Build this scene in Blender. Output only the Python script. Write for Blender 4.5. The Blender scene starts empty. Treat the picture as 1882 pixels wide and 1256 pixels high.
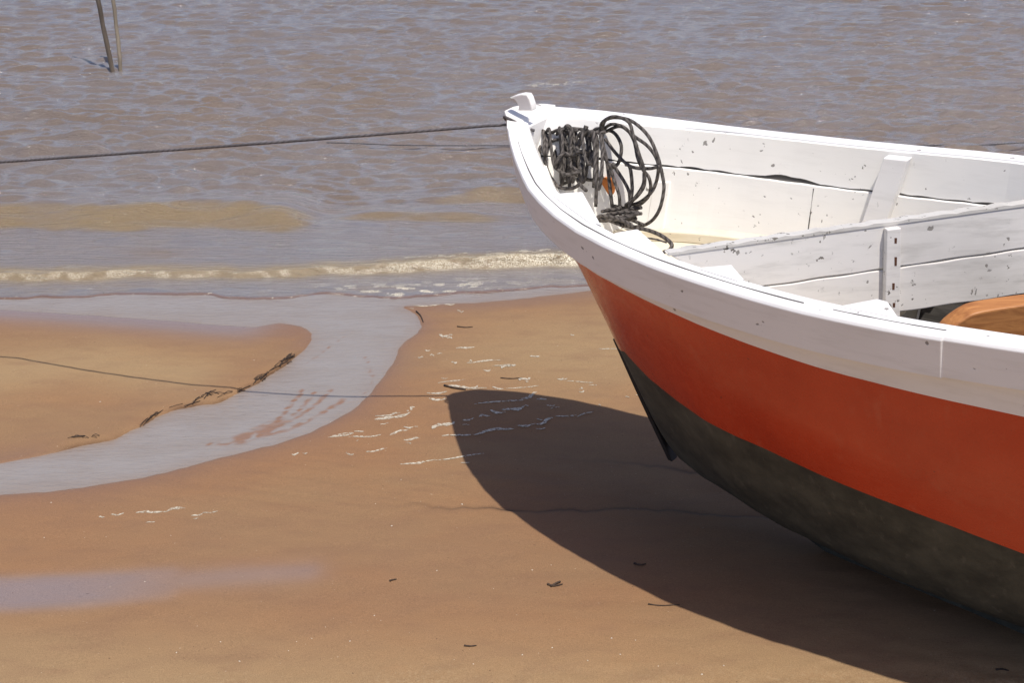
import bpy, bmesh, math, random
import numpy as np
from mathutils import Vector
random.seed(7)
RNG = np.random.default_rng(11)
C = bpy.context.scene.collection
R = math.radians

# ------------------------------------------------------------------ camera, sky, sun, exposure
CAM_H, CAM_PITCH, CAM_F = 1.7, R(23), 2400.0          # height, look-down, focal length in photo pixels
cd = bpy.data.cameras.new('camera'); cam = bpy.data.objects.new('camera', cd); C.objects.link(cam)
cam.location = (0, 0, CAM_H); cam.rotation_euler = (math.pi/2 - CAM_PITCH, 0, 0)
cd.sensor_width = 36; cd.sensor_fit = 'HORIZONTAL'; cd.lens = 36*CAM_F/1882; cd.clip_start = .05; cd.clip_end = 20000
bpy.context.scene.camera = cam
SUN_TO = Vector((.19, -.37, 1)).normalized()           # direction towards the sun
sd = bpy.data.lights.new('sun', 'SUN'); sd.energy = 4.6; sd.angle = R(.5); sd.color = (1, .945, .87)
sun = bpy.data.objects.new('sun', sd); C.objects.link(sun)
sun.rotation_euler = (-SUN_TO).to_track_quat('-Z', 'Y').to_euler(); sun.location = (3, -4, 9)
w = bpy.data.worlds.new('World'); bpy.context.scene.world = w; w.use_nodes = True
nt = w.node_tree
sky = nt.nodes.new('ShaderNodeTexSky'); sky.sky_type = 'NISHITA'; sky.sun_disc = False
sky.sun_elevation = math.asin(SUN_TO.z); sky.sun_rotation = math.atan2(SUN_TO.x, SUN_TO.y)
sky.air_density = 1.0; sky.dust_density = 1.4; sky.ozone_density = 1.3; sky.altitude = 0
nt.nodes['Background'].inputs['Strength'].default_value = .112
tint = nt.nodes.new('ShaderNodeMix'); tint.data_type = 'RGBA'; tint.blend_type = 'MULTIPLY'; tint.inputs['Factor'].default_value = 1
tint.inputs[7].default_value = (1.04, .98, 1.08, 1)               # violet cast of the white balance, multiplied into the sky
nt.links.new(sky.outputs['Color'], tint.inputs[6]); nt.links.new(tint.outputs[2], nt.nodes['Background'].inputs['Color'])
vs = bpy.context.scene.view_settings
vs.view_transform = 'Standard'; vs.look = 'None'; vs.exposure = 0; vs.gamma = 1; vs.use_curve_mapping = False

# ------------------------------------------------------------------ where a photo pixel lies in the world
CP, SP = math.cos(CAM_PITCH), math.sin(CAM_PITCH)
EYE = np.array([0, 0, CAM_H])
def ray(x, y):
    X, U = (x-941)/CAM_F, -(y-628)/CAM_F
    return np.array([X, CP+U*SP, -SP+U*CP])
def atz(x, y, z=0.):
    r = ray(x, y); return EYE + r*((z-CAM_H)/r[2])
def aty(x, y, Y):
    r = ray(x, y); return EYE + r*(Y/r[1])
def atplane(x, y, p0, nrm):
    r = ray(x, y); return EYE + r*(np.dot(np.asarray(p0)-EYE, nrm)/np.dot(r, nrm))

# ------------------------------------------------------------------ object helpers
def link(name, mesh, mats, parent=None):
    o = bpy.data.objects.new(name, mesh); C.objects.link(o)
    for m in (mats if isinstance(mats, (list, tuple)) else [mats]): mesh.materials.append(m)
    if parent: o.parent = parent
    return o
def tag(o, label=None, cat=None, group=None, kind=None):
    if label: o['label'] = label
    if cat: o['category'] = cat
    if group: o['group'] = group
    if kind: o['kind'] = kind
    return o
def empty(name, loc=(0, 0, 0)):
    o = bpy.data.objects.new(name, None); C.objects.link(o); o.location = loc; o.empty_display_size = .1; return o
def mesh_from(name, V, F, smooth=True, mi=None, uv=None):
    m = bpy.data.meshes.new(name); m.from_pydata([tuple(map(float, v)) for v in V], [], [tuple(map(int, f)) for f in F])
    if smooth: m.polygons.foreach_set('use_smooth', [True]*len(m.polygons))
    if mi is not None: m.polygons.foreach_set('material_index', mi)
    if uv is not None:
        l = m.uv_layers.new(name='UVMap')
        idx = np.zeros(len(m.loops), int); m.loops.foreach_get('vertex_index', idx)
        l.data.foreach_set('uv', np.asarray(uv, float)[idx].ravel())
    m.update(); return m
def grid_mesh(name, P, smooth=True):
    """P: (rows, cols, 3) array"""
    r, c = P.shape[:2]
    m = bpy.data.meshes.new(name)
    m.vertices.add(r*c); m.vertices.foreach_set('co', P.reshape(-1).astype(np.float32))
    i = (np.arange(r-1)[:, None]*c + np.arange(c-1)[None]).ravel()
    q = np.stack([i, i+1, i+c+1, i+c], 1).astype(np.int32)
    m.loops.add(q.size); m.loops.foreach_set('vertex_index', q.ravel())
    m.polygons.add(len(q)); m.polygons.foreach_set('loop_start', np.arange(len(q), dtype=np.int32)*4)
    m.polygons.foreach_set('use_smooth', np.ones(len(q), bool) if smooth else np.zeros(len(q), bool))
    m.update(calc_edges=True); m.validate(); return m
def attr(m, name, v):
    a = m.attributes.new(name, 'FLOAT', 'POINT'); a.data.foreach_set('value', np.asarray(v, np.float32).ravel())
def catmull(pts, n=8):
    P = np.asarray(pts, float)
    if len(P) < 3:
        t = np.linspace(0, 1, n+1)[:, None]; return P[0]*(1-t) + P[-1]*t
    Q = np.vstack([2*P[0]-P[1], P, 2*P[-1]-P[-2]]); out = []
    for k in range(1, len(Q)-2):
        p0, p1, p2, p3 = Q[k-1:k+3]
        for t in np.linspace(0, 1, n, endpoint=False):
            out.append(.5*((2*p1)+(-p0+p2)*t+(2*p0-5*p1+4*p2-p3)*t*t+(-p0+3*p1-3*p2+p3)*t**3))
    out.append(P[-1]); return np.array(out)
class MB:
    """collects pieces into one mesh"""
    def __init__(s): s.V, s.F, s.UV = [], [], []
    def tube(s, pts, rad, seg=7, taper=None):
        P = np.asarray(pts, float); T = np.gradient(P, axis=0); T /= np.linalg.norm(T, axis=1)[:, None]+1e-9
        ref = np.array([0, 0, 1.]) if abs(T[0][2]) < .9 else np.array([1., 0, 0])
        nrm = np.cross(T[0], ref); nrm /= np.linalg.norm(nrm); b = len(s.V); L = 0
        for k in range(len(P)):
            if k: L += np.linalg.norm(P[k]-P[k-1])
            nrm = nrm - T[k]*np.dot(nrm, T[k]); nrm /= np.linalg.norm(nrm)+1e-9
            bi = np.cross(T[k], nrm); rr = rad*(taper[k] if taper is not None else 1)
            for j in range(seg):
                th = 2*math.pi*j/seg
                s.V.append(P[k]+rr*(math.cos(th)*nrm+math.sin(th)*bi)); s.UV.append((j/seg if j <= seg/2 else 1-j/seg, L))
        for k in range(len(P)-1):
            for j in range(seg):
                j2 = (j+1) % seg
                s.F.append((b+k*seg+j, b+k*seg+j2, b+(k+1)*seg+j2, b+(k+1)*seg+j))
        s.F.append(tuple(b+j for j in range(seg))[::-1]); s.F.append(tuple(b+(len(P)-1)*seg+j for j in range(seg)))
    def prism(s, poly, off):
        """closed polygon (3-D points) pushed along the vector off"""
        P = np.asarray(poly, float); b = len(s.V); k = len(P); off = np.asarray(off, float)
        s.V += list(P)+list(P+off); s.UV += [(0, 0)]*(2*k)
        s.F.append(tuple(range(b, b+k))); s.F.append(tuple(range(b+2*k-1, b+k-1, -1)))
        for i in range(k): s.F.append((b+i, b+k+i, b+k+(i+1) % k, b+(i+1) % k))
    def sweep(s, rings, cap=True):
        """rings: (n, k, 3): the same closed section carried along a path"""
        Rg = np.asarray(rings, float); n, k = Rg.shape[:2]; b = len(s.V)
        s.V += list(Rg.reshape(-1, 3)); s.UV += [(0, 0)]*(n*k)
        for i in range(n-1):
            for j in range(k):
                s.F.append((b+i*k+j, b+i*k+(j+1) % k, b+(i+1)*k+(j+1) % k, b+(i+1)*k+j))
        if cap: s.F.append(tuple(range(b, b+k))[::-1]); s.F.append(tuple(range(b+(n-1)*k, b+n*k)))
    def build(s, name, mats, parent=None, smooth=False, bevel=0, seg=2, fixn=True):
        m = mesh_from(name, s.V, s.F, smooth, uv=s.UV)
        if fixn:
            bm = bmesh.new(); bm.from_mesh(m); bmesh.ops.recalc_face_normals(bm, faces=bm.faces); bm.to_mesh(m); bm.free()
        o = link(name, m, mats, parent)
        if bevel:
            md = o.modifiers.new('bevel', 'BEVEL'); md.width = bevel; md.segments = seg; md.limit_method = 'ANGLE'; md.angle_limit = R(35)
        return o

# ------------------------------------------------------------------ materials
class Mat:
    def __init__(s, name, color=(.5, .5, .5), rough=.5, ior=1.45, spec=.5):
        s.m = bpy.data.materials.new(name); s.m.use_nodes = True; s.t = s.m.node_tree
        s.b = s.t.nodes['Principled BSDF']; s.b.inputs['Base Color'].default_value = (*color, 1)
        s.b.inputs['Roughness'].default_value = rough; s.b.inputs['IOR'].default_value = ior
        s.b.inputs['Specular IOR Level'].default_value = spec
        s.geo = s.t.nodes.new('ShaderNodeNewGeometry'); s.pos = s.geo.outputs['Position']
    def n(s, ty, **kw):
        o = s.t.nodes.new('ShaderNode'+ty)
        for k, v in kw.items(): setattr(o, k, v)
        return o
    def set(s, sock, v):
        if isinstance(v, bpy.types.NodeSocket): s.t.links.new(v, sock)
        elif isinstance(v, (tuple, list)): sock.default_value = (*v, 1) if len(v) == 3 and sock.type == 'RGBA' else v
        else: sock.default_value = v
    def inp(s, name, v): s.set(s.b.inputs[name], v)
    def map(s, vec=None, scale=(1, 1, 1), rot=(0, 0, 0), loc=(0, 0, 0)):
        o = s.n('Mapping'); s.set(o.inputs['Vector'], vec or s.pos)
        o.inputs['Scale'].default_value = scale; o.inputs['Rotation'].default_value = rot; o.inputs['Location'].default_value = loc
        return o.outputs['Vector']
    def noise(s, scale, detail=4, rough=.55, vec=None, dist=0):
        o = s.n('TexNoise'); s.set(o.inputs['Vector'], vec or s.pos)
        o.inputs['Scale'].default_value = scale; o.inputs['Detail'].default_value = detail
        o.inputs['Roughness'].default_value = rough; o.inputs['Distortion'].default_value = dist
        return o.outputs['Fac']
    def ramp(s, f, a, b, lo=0., hi=1.):
        o = s.n('MapRange'); o.interpolation_type = 'SMOOTHSTEP'; s.set(o.inputs['Value'], f)
        o.inputs['From Min'].default_value = a; o.inputs['From Max'].default_value = b
        o.inputs['To Min'].default_value = lo; o.inputs['To Max'].default_value = hi
        return o.outputs['Result']
    def math(s, op, a, b=0.):
        o = s.n('Math', operation=op); s.set(o.inputs[0], a); s.set(o.inputs[1], b); return o.outputs[0]
    def mix(s, f, a, b):
        o = s.n('Mix', data_type='RGBA'); s.set(o.inputs['Factor'], f); s.set(o.inputs[6], a); s.set(o.inputs[7], b); return o.outputs[2]
    def at(s, name):
        o = s.n('Attribute'); o.attribute_name = name; return o.outputs['Fac']
    def bump(s, h, strength=.3, dist=.01):
        o = s.n('Bump'); s.set(o.inputs['Height'], h); o.inputs['Strength'].default_value = strength; o.inputs['Distance'].default_value = dist
        if s.b.inputs['Normal'].is_linked: s.t.links.new(s.b.inputs['Normal'].links[0].from_socket, o.inputs['Normal'])
        s.t.links.new(o.outputs['Normal'], s.b.inputs['Normal'])

def white_paint(name, base, chips, dirt=.3, dirt_col=(.42, .40, .36), rough=.45):
    """brushed oil paint on boards: chips down to grey wood, long faint stains"""
    M = Mat(name, base, rough)
    big = M.noise(5, 3); fine = M.noise(55, 5, .65); spots = M.noise(38, 2, .5)
    streak = M.noise(1, 4, .6, M.map(scale=(9, 9, 55)))
    col = M.mix(M.ramp(streak, .45, .8, 0, dirt), base, dirt_col)
    col = M.mix(M.ramp(M.noise(2.2, 4), .45, .75, 0, dirt*.9), col, tuple(x*.9 for x in dirt_col))
    mask = M.math('MULTIPLY', M.ramp(fine, .70-chips*.10, .74-chips*.10), M.ramp(big, .50-chips*.08, .62-chips*.08))
    mask2 = M.math('MULTIPLY', M.ramp(spots, .73-chips*.03, .76-chips*.03), .8)
    mask = M.math('MAXIMUM', mask, mask2)
    grey = M.mix(M.noise(90, 3), (.10, .09, .08), (.24, .22, .19))
    fl = M.noise(1, 3, .55, M.map(scale=(75, 75, 26)))
    mask = M.math('MAXIMUM', mask, M.math('MULTIPLY', M.ramp(fl, .715-chips*.03, .735-chips*.03), M.ramp(M.noise(4.3, 3, .5, M.map(loc=(3, 1, 2))), .5, .6, 0, .85)))
    M.inp('Base Color', M.mix(mask, col, grey))
    M.inp('Roughness', M.ramp(mask, 0, 1, rough, .85))
    M.bump(M.math('ADD', M.math('MULTIPLY', mask, -1.), M.math('MULTIPLY', M.noise(1, 4, .6, M.map(scale=(16, 16, 130))), .5)), .35, .0015)
    return M.m
def wood(name, c1, c2, scale=(6, 6, 70), rough=.65):
    M = Mat(name, c1, rough)
    g = M.noise(1, 5, .6, M.map(scale=scale), .6)
    M.inp('Base Color', M.mix(M.ramp(g, .3, .7), c1, c2)); M.bump(g, .4, .002); return M.m
WHITE = white_paint('white_paint', (.82, .80, .77), .15, .22)
WHITE_OUT = white_paint('white_rail_paint', (.80, .79, .78), .0, .22)
WHITE_IN = white_paint('white_lining_paint', (.88, .86, .81), .45, .12)
WHITE_OLD = white_paint('worn_white_board_paint', (.77, .74, .695), .7, .5)
GREYWHITE = white_paint('bare_edge_paint', (.58, .56, .52), 1.0, .8)
CREAM = white_paint('cream_floor_paint', (.74, .67, .52), .5, .5, (.5, .42, .28))
DARKWOOD = wood('bilge_wood', (.05, .045, .04), (.13, .12, .11))
ORANGEWOOD = wood('varnished_wood', (.50, .22, .07), (.30, .115, .035), (5, 60, 60), .5)
GREYWOOD = wood('weathered_wood', (.32, .30, .27), (.16, .14, .12), (60, 60, 8), .8)
POLE = wood('pole_wood', (.17, .135, .10), (.09, .07, .052), (30, 30, 6), .8)
POLE_PALE = wood('pale_pole_wood', (.36, .30, .22), (.22, .18, .13), (30, 30, 6), .8)
TWIG = wood('twig_bark', (.07, .045, .03), (.025, .016, .012), (60, 60, 60), .85)
M = Mat('orange_paint', (.5, .09, .03), .38)
v = M.noise(3, 4); f = M.noise(40, 4, .6); st = M.noise(1, 4, .6, M.map(scale=(30, 30, 4)))
col = M.mix(M.ramp(v, .3, .75), (.56, .066, .021), (.43, .040, .012))
col = M.mix(M.ramp(st, .55, .85, 0, .35), col, (.55, .15, .08))
scr = M.noise(1, 4, .6, M.map(scale=(5, 70, 70), rot=(0, 0, R(43))))
col = M.mix(M.math('MULTIPLY', M.ramp(scr, .64, .70), M.ramp(M.noise(2.5, 3), .45, .6, 0, .45)), col, (.52, .13, .07))
col = M.mix(M.ramp(M.noise(1.7, 5, .6), .5, .75, 0, .35), col, (.52, .10, .045))
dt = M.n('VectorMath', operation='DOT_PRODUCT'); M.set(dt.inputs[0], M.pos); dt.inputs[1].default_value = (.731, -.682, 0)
fade = M.math('MULTIPLY', M.ramp(dt.outputs['Value'], -1.45, -2.05), M.ramp(M.noise(4, 4), .25, .6, .5, 1))     # light bounced off the sunlit sand, painted in as paler orange towards the bow
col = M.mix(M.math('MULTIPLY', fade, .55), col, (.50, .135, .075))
col = M.mix(M.ramp(M.noise(60, 2), .74, .77, 0, .7), col, (.08, .03, .02))
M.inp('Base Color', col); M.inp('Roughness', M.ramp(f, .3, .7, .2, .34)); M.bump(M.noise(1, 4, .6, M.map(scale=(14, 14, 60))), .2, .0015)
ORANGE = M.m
M = Mat('bottom_paint', (.07, .07, .055), .75)
v = M.noise(9, 6, .65); st = M.noise(1, 5, .6, M.map(scale=(40, 40, 7)))
col = M.mix(M.ramp(v, .3, .7), (.034, .035, .028), (.082, .082, .063)); col = M.mix(M.ramp(st, .55, .8, 0, .5), col, (.165, .157, .125))
M.inp('Base Color', col); M.bump(M.noise(45, 5, .65), .5, .004)
BOTTOM = M.m
M = Mat('rubber_strip', (.02, .018, .017), .6); M.bump(M.noise(60, 4), .4, .003); RUBBER = M.m
M = Mat('rust', (.10, .04, .02), .8); RUST = M.m
M = Mat('orange_rag', (.60, .20, .05), .8); M.bump(M.noise(80, 3), .5, .004); RAG = M.m
def rope_mat(name, c1, c2, turns=48., bmp=.8):
    M = Mat(name, c1, .8)
    uv = M.n('UVMap'); sp = M.n('SeparateXYZ'); M.t.links.new(uv.outputs['UV'], sp.inputs[0])
    ph = M.math('ADD', M.math('MULTIPLY', sp.outputs['Y'], turns*6.283), M.math('MULTIPLY', sp.outputs['X'], 12.566))
    s_ = M.math('SINE', ph)
    lay = M.ramp(s_, -1, .4)
    M.inp('Base Color', M.mix(lay, c2, M.mix(M.ramp(M.noise(12, 4), .35, .7), c1, tuple(x*1.5 for x in c1))))
    M.bump(lay, bmp, .003); M.bump(M.noise(260, 3), .4, .001); return M.m
ROPE = rope_mat('tarred_rope', (.088, .077, .069), (.052, .045, .040))
LINE = rope_mat('mooring_line', (.075, .068, .07), (.062, .056, .058), 60., .25)

# ------------------------------------------------------------------ the shore: where water lies
def px(L): return [tuple(atz(x, y)[:2]) for x, y in L]
spit_top = [(-420, 545), (-200, 560), (0, 572), (100, 577), (250, 588), (400, 600), (470, 603), (515, 596), (548, 601)]
spit_low = [(563, 613), (566, 622), (556, 640), (530, 664), (505, 682), (470, 703), (432, 722), (400, 737), (362, 743), (325, 751), (285, 763), (262, 779), (240, 788), (208, 806),
            (150, 818), (100, 829), (0, 846), (-200, 890), (-500, 980)]
bank_low = [(-520, 1045), (-200, 950), (0, 913), (80, 905), (150, 897), (280, 877), (400, 846), (500, 822), (580, 795), (620, 773), (660, 752), (690, 724), (713, 692), (733, 655),
            (738, 640), (752, 626), (772, 611), (779, 600), (777, 588), (766, 573), (748, 563)]
shore_r = [(800, 561), (880, 556), (1000, 545), (1090, 534), (1300, 518), (1700, 500), (2300, 480)]
WATER = np.array([(-900, 900.), (-900, 6.)] + px(spit_top+spit_low+bank_low+shore_r) + [(900, 9.), (900, 900.)])
SCARP = np.array(px(spit_low[3:15]))
def seg_dist(X, Y, P, closed=False):
    d = np.full(X.shape, 1e9); Q = np.vstack([P, P[:1]]) if closed else P
    for A, B in zip(Q[:-1], Q[1:]):
        v = B-A; t = np.clip(((X-A[0])*v[0]+(Y-A[1])*v[1])/(v@v+1e-12), 0, 1)
        d = np.minimum(d, np.hypot(X-A[0]-t*v[0], Y-A[1]-t*v[1]))
    return d
def inside(X, Y, P):
    r = np.zeros(X.shape, bool); Q = np.roll(P, -1, 0)
    for A, B in zip(P, Q):
        c = ((A[1] > Y) != (B[1] > Y)); xs = (B[0]-A[0])*(Y-A[1])/(B[1]-A[1]+1e-12)+A[0]; r ^= c & (X < xs)
    return r
def smooth(a, b, x): t = np.clip((x-a)/(b-a), 0, 1); return t*t*(3-2*t)
_NZ = {}
def vnoise(X, Y, seed=0):
    if seed not in _NZ: _NZ[seed] = np.random.default_rng(seed).random((256, 256))
    T = _NZ[seed]; xi = np.floor(X).astype(int); yi = np.floor(Y).astype(int); fx = X-xi; fy = Y-yi
    fx = fx*fx*(3-2*fx); fy = fy*fy*(3-2*fy)
    g = lambda i, j: T[(xi+i) % 256, (yi+j) % 256]
    return (g(0, 0)*(1-fx)+g(1, 0)*fx)*(1-fy)+(g(0, 1)*(1-fx)+g(1, 1)*fx)*fy
def fbm(X, Y, oct=4, seed=0):
    s = 0; a = .5
    for k in range(oct): s = s+a*vnoise(X*2**k+17*k, Y*2**k+31*k, seed+k); a *= .5
    return s
def axis(lo, hi, step, far, grow=1.35):
    a = list(np.arange(lo, hi+1e-6, step)); d = step; x = a[-1]; up = []
    while x < far: d *= grow; x += d; up.append(x)
    d = step; x = lo; dn = []
    while x > -far: d *= grow; x -= d; dn.append(x)
    return np.array(dn[::-1]+a+up)
FILM_Z = -.0045
def sand_height(X, Y):
    wob = (fbm(X*9, Y*9, 3, 5)-.45)*.035 + (fbm(X*30, Y*30, 2, 15)-.4)*.012
    s = np.where(inside(X, Y, WATER), -1, 1)*seg_dist(X, Y, WATER, True) + wob*.6
    near_scarp = np.exp(-(seg_dist(X, Y, SCARP)/.10)**2)
    wdt = .085-.06*near_scarp
    z = -.05*smooth(0, 1, -s/wdt) + .005*near_scarp*smooth(-.01, .03, s)
    z = z - .35*smooth(0, 2.5, Y-4.75)*(s < 0)
    z = z + (fbm(X*1.3, Y*1.3, 3, 20)-.45)*.012 + (fbm(X*12+Y*3, Y*26, 4, 25)-.45)*.0055*smooth(.0, .1, s)
    # low wave-cut steps across the beach
    for pl, hgt, wd in ((STEP1, .011, .022), (STEP2, .006, .02)):
        d = seg_dist(X, Y, pl); yy = np.interp(X, pl[:, 0], pl[:, 1]) + (fbm(X*16, X*0+3, 3, 40)-.45)*.05
        fade = smooth(pl[0, 0]-.1, pl[0, 0]+.35, X)*(1-smooth(pl[-1, 0]-.2, pl[-1, 0]+.3, X))
        t = (Y-yy)
        z = z - hgt*fade*np.where(t > 0, np.exp(-t/.25), smooth(-wd, 0, t))*1.0
    # drag scratches left of the shadow and the rougher upper beach in front
    z = z + smooth(2.36, 2.12, Y)*(fbm(X*30, Y*42, 4, 60)-.45)*.018*smooth(-1.1, .2, X)
    sc = np.exp(-((X+.45)**2/.35+(Y-3.02)**2/.03)); z = z + sc*(fbm(X*7+Y*10, Y*55+X*14, 3, 70)-.45)*.011
    return z, s
STEP1 = np.array(px([(700, 927), (930, 928), (1050, 931), (1150, 931), (1250, 938), (1400, 946), (1700, 965)]))
STEP2 = np.array(px([(1010, 835), (1100, 842), (1180, 851), (1290, 866), (1500, 885)]))
xs = axis(-2.3, 2.3, .0105, 700); ys = axis(1.75, 5.0, .0105, 700)
X, Y = np.meshgrid(xs, ys); Z, S = sand_height(X, Y)
Z = np.where(Y > 12, np.maximum(Z-.02*(Y-12), -6), Z)
sm = grid_mesh('sand', np.stack([X, Y, Z], -1))
wet = np.exp(-np.maximum(S, 0)/.09)*.95
ts = seg_dist(X, Y, np.array(px(spit_top))); wet = np.maximum(wet, np.exp(-(ts/.16)**2))
ts = seg_dist(X, Y, np.array(px([(748, 563)]+shore_r))); wet = np.maximum(wet, np.exp(-(ts/.10)**2))
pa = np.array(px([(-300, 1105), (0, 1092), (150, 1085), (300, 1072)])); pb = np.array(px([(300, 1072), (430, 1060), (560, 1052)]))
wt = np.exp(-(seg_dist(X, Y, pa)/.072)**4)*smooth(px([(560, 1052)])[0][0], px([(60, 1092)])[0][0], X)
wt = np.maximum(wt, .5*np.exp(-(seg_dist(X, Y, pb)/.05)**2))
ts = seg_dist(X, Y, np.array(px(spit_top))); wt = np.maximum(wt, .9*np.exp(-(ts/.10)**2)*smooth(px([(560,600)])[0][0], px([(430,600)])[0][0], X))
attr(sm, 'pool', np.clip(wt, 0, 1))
sc_ = np.exp(-(np.abs(S+.012)/.016)**2)*np.exp(-(seg_dist(X, Y, SCARP)/.07)**2)*smooth(.28, .55, fbm(X*11, Y*11, 3, 33))
c0 = atz(180, 665); c1_ = atz(-100, 700)
attr(sm, 'dry', np.clip(np.exp(-(seg_dist(X, Y, np.array([c1_[:2], c0[:2], atz(330, 690)[:2]]))/.17)**2)+.95*smooth(2.55, 2.12, Y)+.8*np.exp(-((X-.25)**2/.30+(Y-3.95)**2/.16)), 0, 1))
attr(sm, 'coarse', smooth(2.30, 2.10, Y)*smooth(-1.2, .1, X)*np.clip(.2+1.6*(fbm(X*5, Y*9, 3, 66)-.25), 0, 1))
attr(sm, 'scarp', np.clip(sc_, 0, 1))
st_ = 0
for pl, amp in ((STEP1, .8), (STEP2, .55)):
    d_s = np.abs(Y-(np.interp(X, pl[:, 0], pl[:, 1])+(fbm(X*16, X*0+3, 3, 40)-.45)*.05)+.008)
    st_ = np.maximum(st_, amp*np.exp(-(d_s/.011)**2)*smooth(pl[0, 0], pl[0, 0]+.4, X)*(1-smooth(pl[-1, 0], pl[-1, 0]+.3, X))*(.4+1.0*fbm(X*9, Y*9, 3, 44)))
attr(sm, 'step_shade', np.clip(st_*1.5, 0, 1))  # shade of the beach steps, painted as dark lines
wet = wet*(1-.9*np.exp(-(seg_dist(X, Y, SCARP)/.09)**2))
attr(sm, 'wet', np.clip(wet+.35*np.exp(-((X+.35)**2/1.2+(Y-2.62)**2/.09)), 0, 1))
M = Mat('wet_sand', (.34, .19, .1), .8, 1.4)
wet_, pool = M.at('wet'), M.at('pool')
big = M.noise(1.1, 4, .55, M.map(scale=(1, 2.2, 1))); mid = M.noise(6, 5, .6, M.map(scale=(1, 2.5, 1))); fin = M.noise(420, 3, .7)
col = M.mix(M.ramp(big, .36, .64), (.250, .136, .067), (.243, .146, .075))
col = M.mix(M.math('MULTIPLY', M.at('dry'), M.ramp(mid, .2, .7, .6, 1)), col, (.300, .207, .108))
col = M.mix(M.ramp(mid, .4, .75, 0, .55), col, (.208, .118, .066))
col = M.mix(M.math('MULTIPLY', wet_, .55), col, (.175, .09, .05))
col = M.mix(M.math('MULTIPLY', pool, .8), col, (.225, .178, .165))  # sky sheen of the wet patches, painted in as lavender grey
col = M.mix(M.math('MULTIPLY', M.at('scarp'), .85), col, (.062, .030, .016)); col = M.mix(M.math('MULTIPLY', M.at('step_shade'), .8), col, (.028, .018, .014))
grain = M.ramp(fin, .25, .75, .80, 1.2)
mul = M.n('Mix', data_type='RGBA', blend_type='MULTIPLY'); mul.inputs['Factor'].default_value = 1
M.set(mul.inputs[6], col); M.set(mul.inputs[7], grain)
col = M.mix(M.ramp(M.noise(150, 2, .5), .752, .772, 0, .5), mul.outputs[2], (.62, .52, .38))
col = M.mix(M.ramp(M.noise(120, 2, .5, M.map(loc=(5, 3, 1))), .745, .765, 0, .8), col, (.09, .05, .03))
gr2 = M.noise(95, 3, .7)
col = M.mix(M.math('MULTIPLY', M.at('coarse'), M.ramp(gr2, .52, .62)), col, (.44, .335, .20))
col = M.mix(M.math('MULTIPLY', M.at('coarse'), M.ramp(gr2, .42, .34)), col, (.17, .085, .035))
M.inp('Base Color', col)
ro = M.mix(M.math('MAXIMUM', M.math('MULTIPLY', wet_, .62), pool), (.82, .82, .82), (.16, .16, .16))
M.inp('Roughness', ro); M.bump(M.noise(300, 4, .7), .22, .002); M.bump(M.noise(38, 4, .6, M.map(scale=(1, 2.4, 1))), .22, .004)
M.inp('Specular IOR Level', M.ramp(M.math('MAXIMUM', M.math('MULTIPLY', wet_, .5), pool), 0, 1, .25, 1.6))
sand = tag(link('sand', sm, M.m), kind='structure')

# ------------------------------------------------------------------ the stream and the wet film behind it
fx = axis(-2.4, 1.2, .013, 8); fy = np.arange(2.35, 5.1, .013)
FX, FY = np.meshgrid(fx, fy)
FZ = FILM_Z + (fbm(FX*8, FY*8, 3, 80)-.45)*.0016
_fs = np.where(inside(FX, FY, WATER), -1, 1)*seg_dist(FX, FY, WATER, True)
_sw = np.array(px([(-900, 560), (-300, 552), (0, 547), (150, 544), (300, 541), (480, 545), (620, 538), (720, 546), (800, 544), (900, 535), (1090, 523), (1500, 505), (2400, 470)]))
FZ = np.where((_fs > .05) | (FY > np.interp(FX, _sw[:, 0], _sw[:, 1])+.13), FILM_Z-.12, FZ)
fm = grid_mesh('stream', np.stack([FX, FY, FZ], -1))
silt = np.zeros(FX.shape)
warp = (fbm(FX*22, FY*22, 3, 90)-.45)*.03
for pts, wd, am in (([(415, 812), (470, 795), (510, 770), (540, 735), (556, 714)], .010, 1), ([(430, 808), (490, 787), (545, 755), (582, 716)], .009, .9), ([(455, 802), (520, 778), (570, 748), (606, 716)], .009, 1), ([(470, 805), (540, 783), (600, 752), (632, 732)], .012, 1),
                ([(440, 806), (470, 795), (500, 780)], .035, 1), ([(385, 816), (415, 812), (440, 808)], .018, .9), ([(560, 668), (590, 648), (620, 625), (660, 602)], .008, .6), ([(672, 655), (678, 672), (684, 690)], .011, .7), ([(690, 690), (672, 720), (640, 740)], .008, .5),
                ([(556, 604), (568, 612), (572, 622)], .012, .7), ([(330, 845), (400, 828), (470, 815)], .010, .35), ([(300, 858), (360, 846)], .01, .3)):
    p = np.array(px(pts)); d = seg_dist(FX+warp*.6, FY+warp*.6, catmull(p, 5))
    silt = np.maximum(silt, am*np.exp(-(d/wd)**2)*np.clip(.1+1.7*(fbm(FX*55+FY*30, FY*95, 4, 95)-.22), 0, 1))
attr(fm, 'thin', np.clip(np.exp(-np.abs(_fs)/.035)*(.45+.9*fbm(FX*14, FY*14, 3, 99)), 0, 1))
attr(fm, 'silt', np.clip(silt, 0, 1))
M = Mat('shallow_stream_water', (.33, .28, .29), .06, 1.6)
sl = M.at('silt'); v = M.noise(4, 4, .6, M.map(scale=(1, 2.5, 1)))
col = M.mix(M.ramp(v, .35, .7), (.262, .236, .215), (.245, .212, .185))
col = M.mix(M.math('MULTIPLY', M.at('thin'), .6), col, (.235, .155, .098))
col = M.mix(M.ramp(sl, .12, .6, 0, .9), col, (.225, .118, .062))
col = M.mix(M.ramp(M.noise(1, 5, .6, M.map(scale=(7, 34, 1), rot=(0, 0, -.35))), .52, .72, 0, .4), col, (.20, .165, .14))
M.inp('Base Color', col); M.inp('Roughness', .10)
M.bump(M.noise(1, 4, .6, M.map(scale=(16, 58, 1), rot=(0, 0, -.35))), .55, .010)
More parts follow.
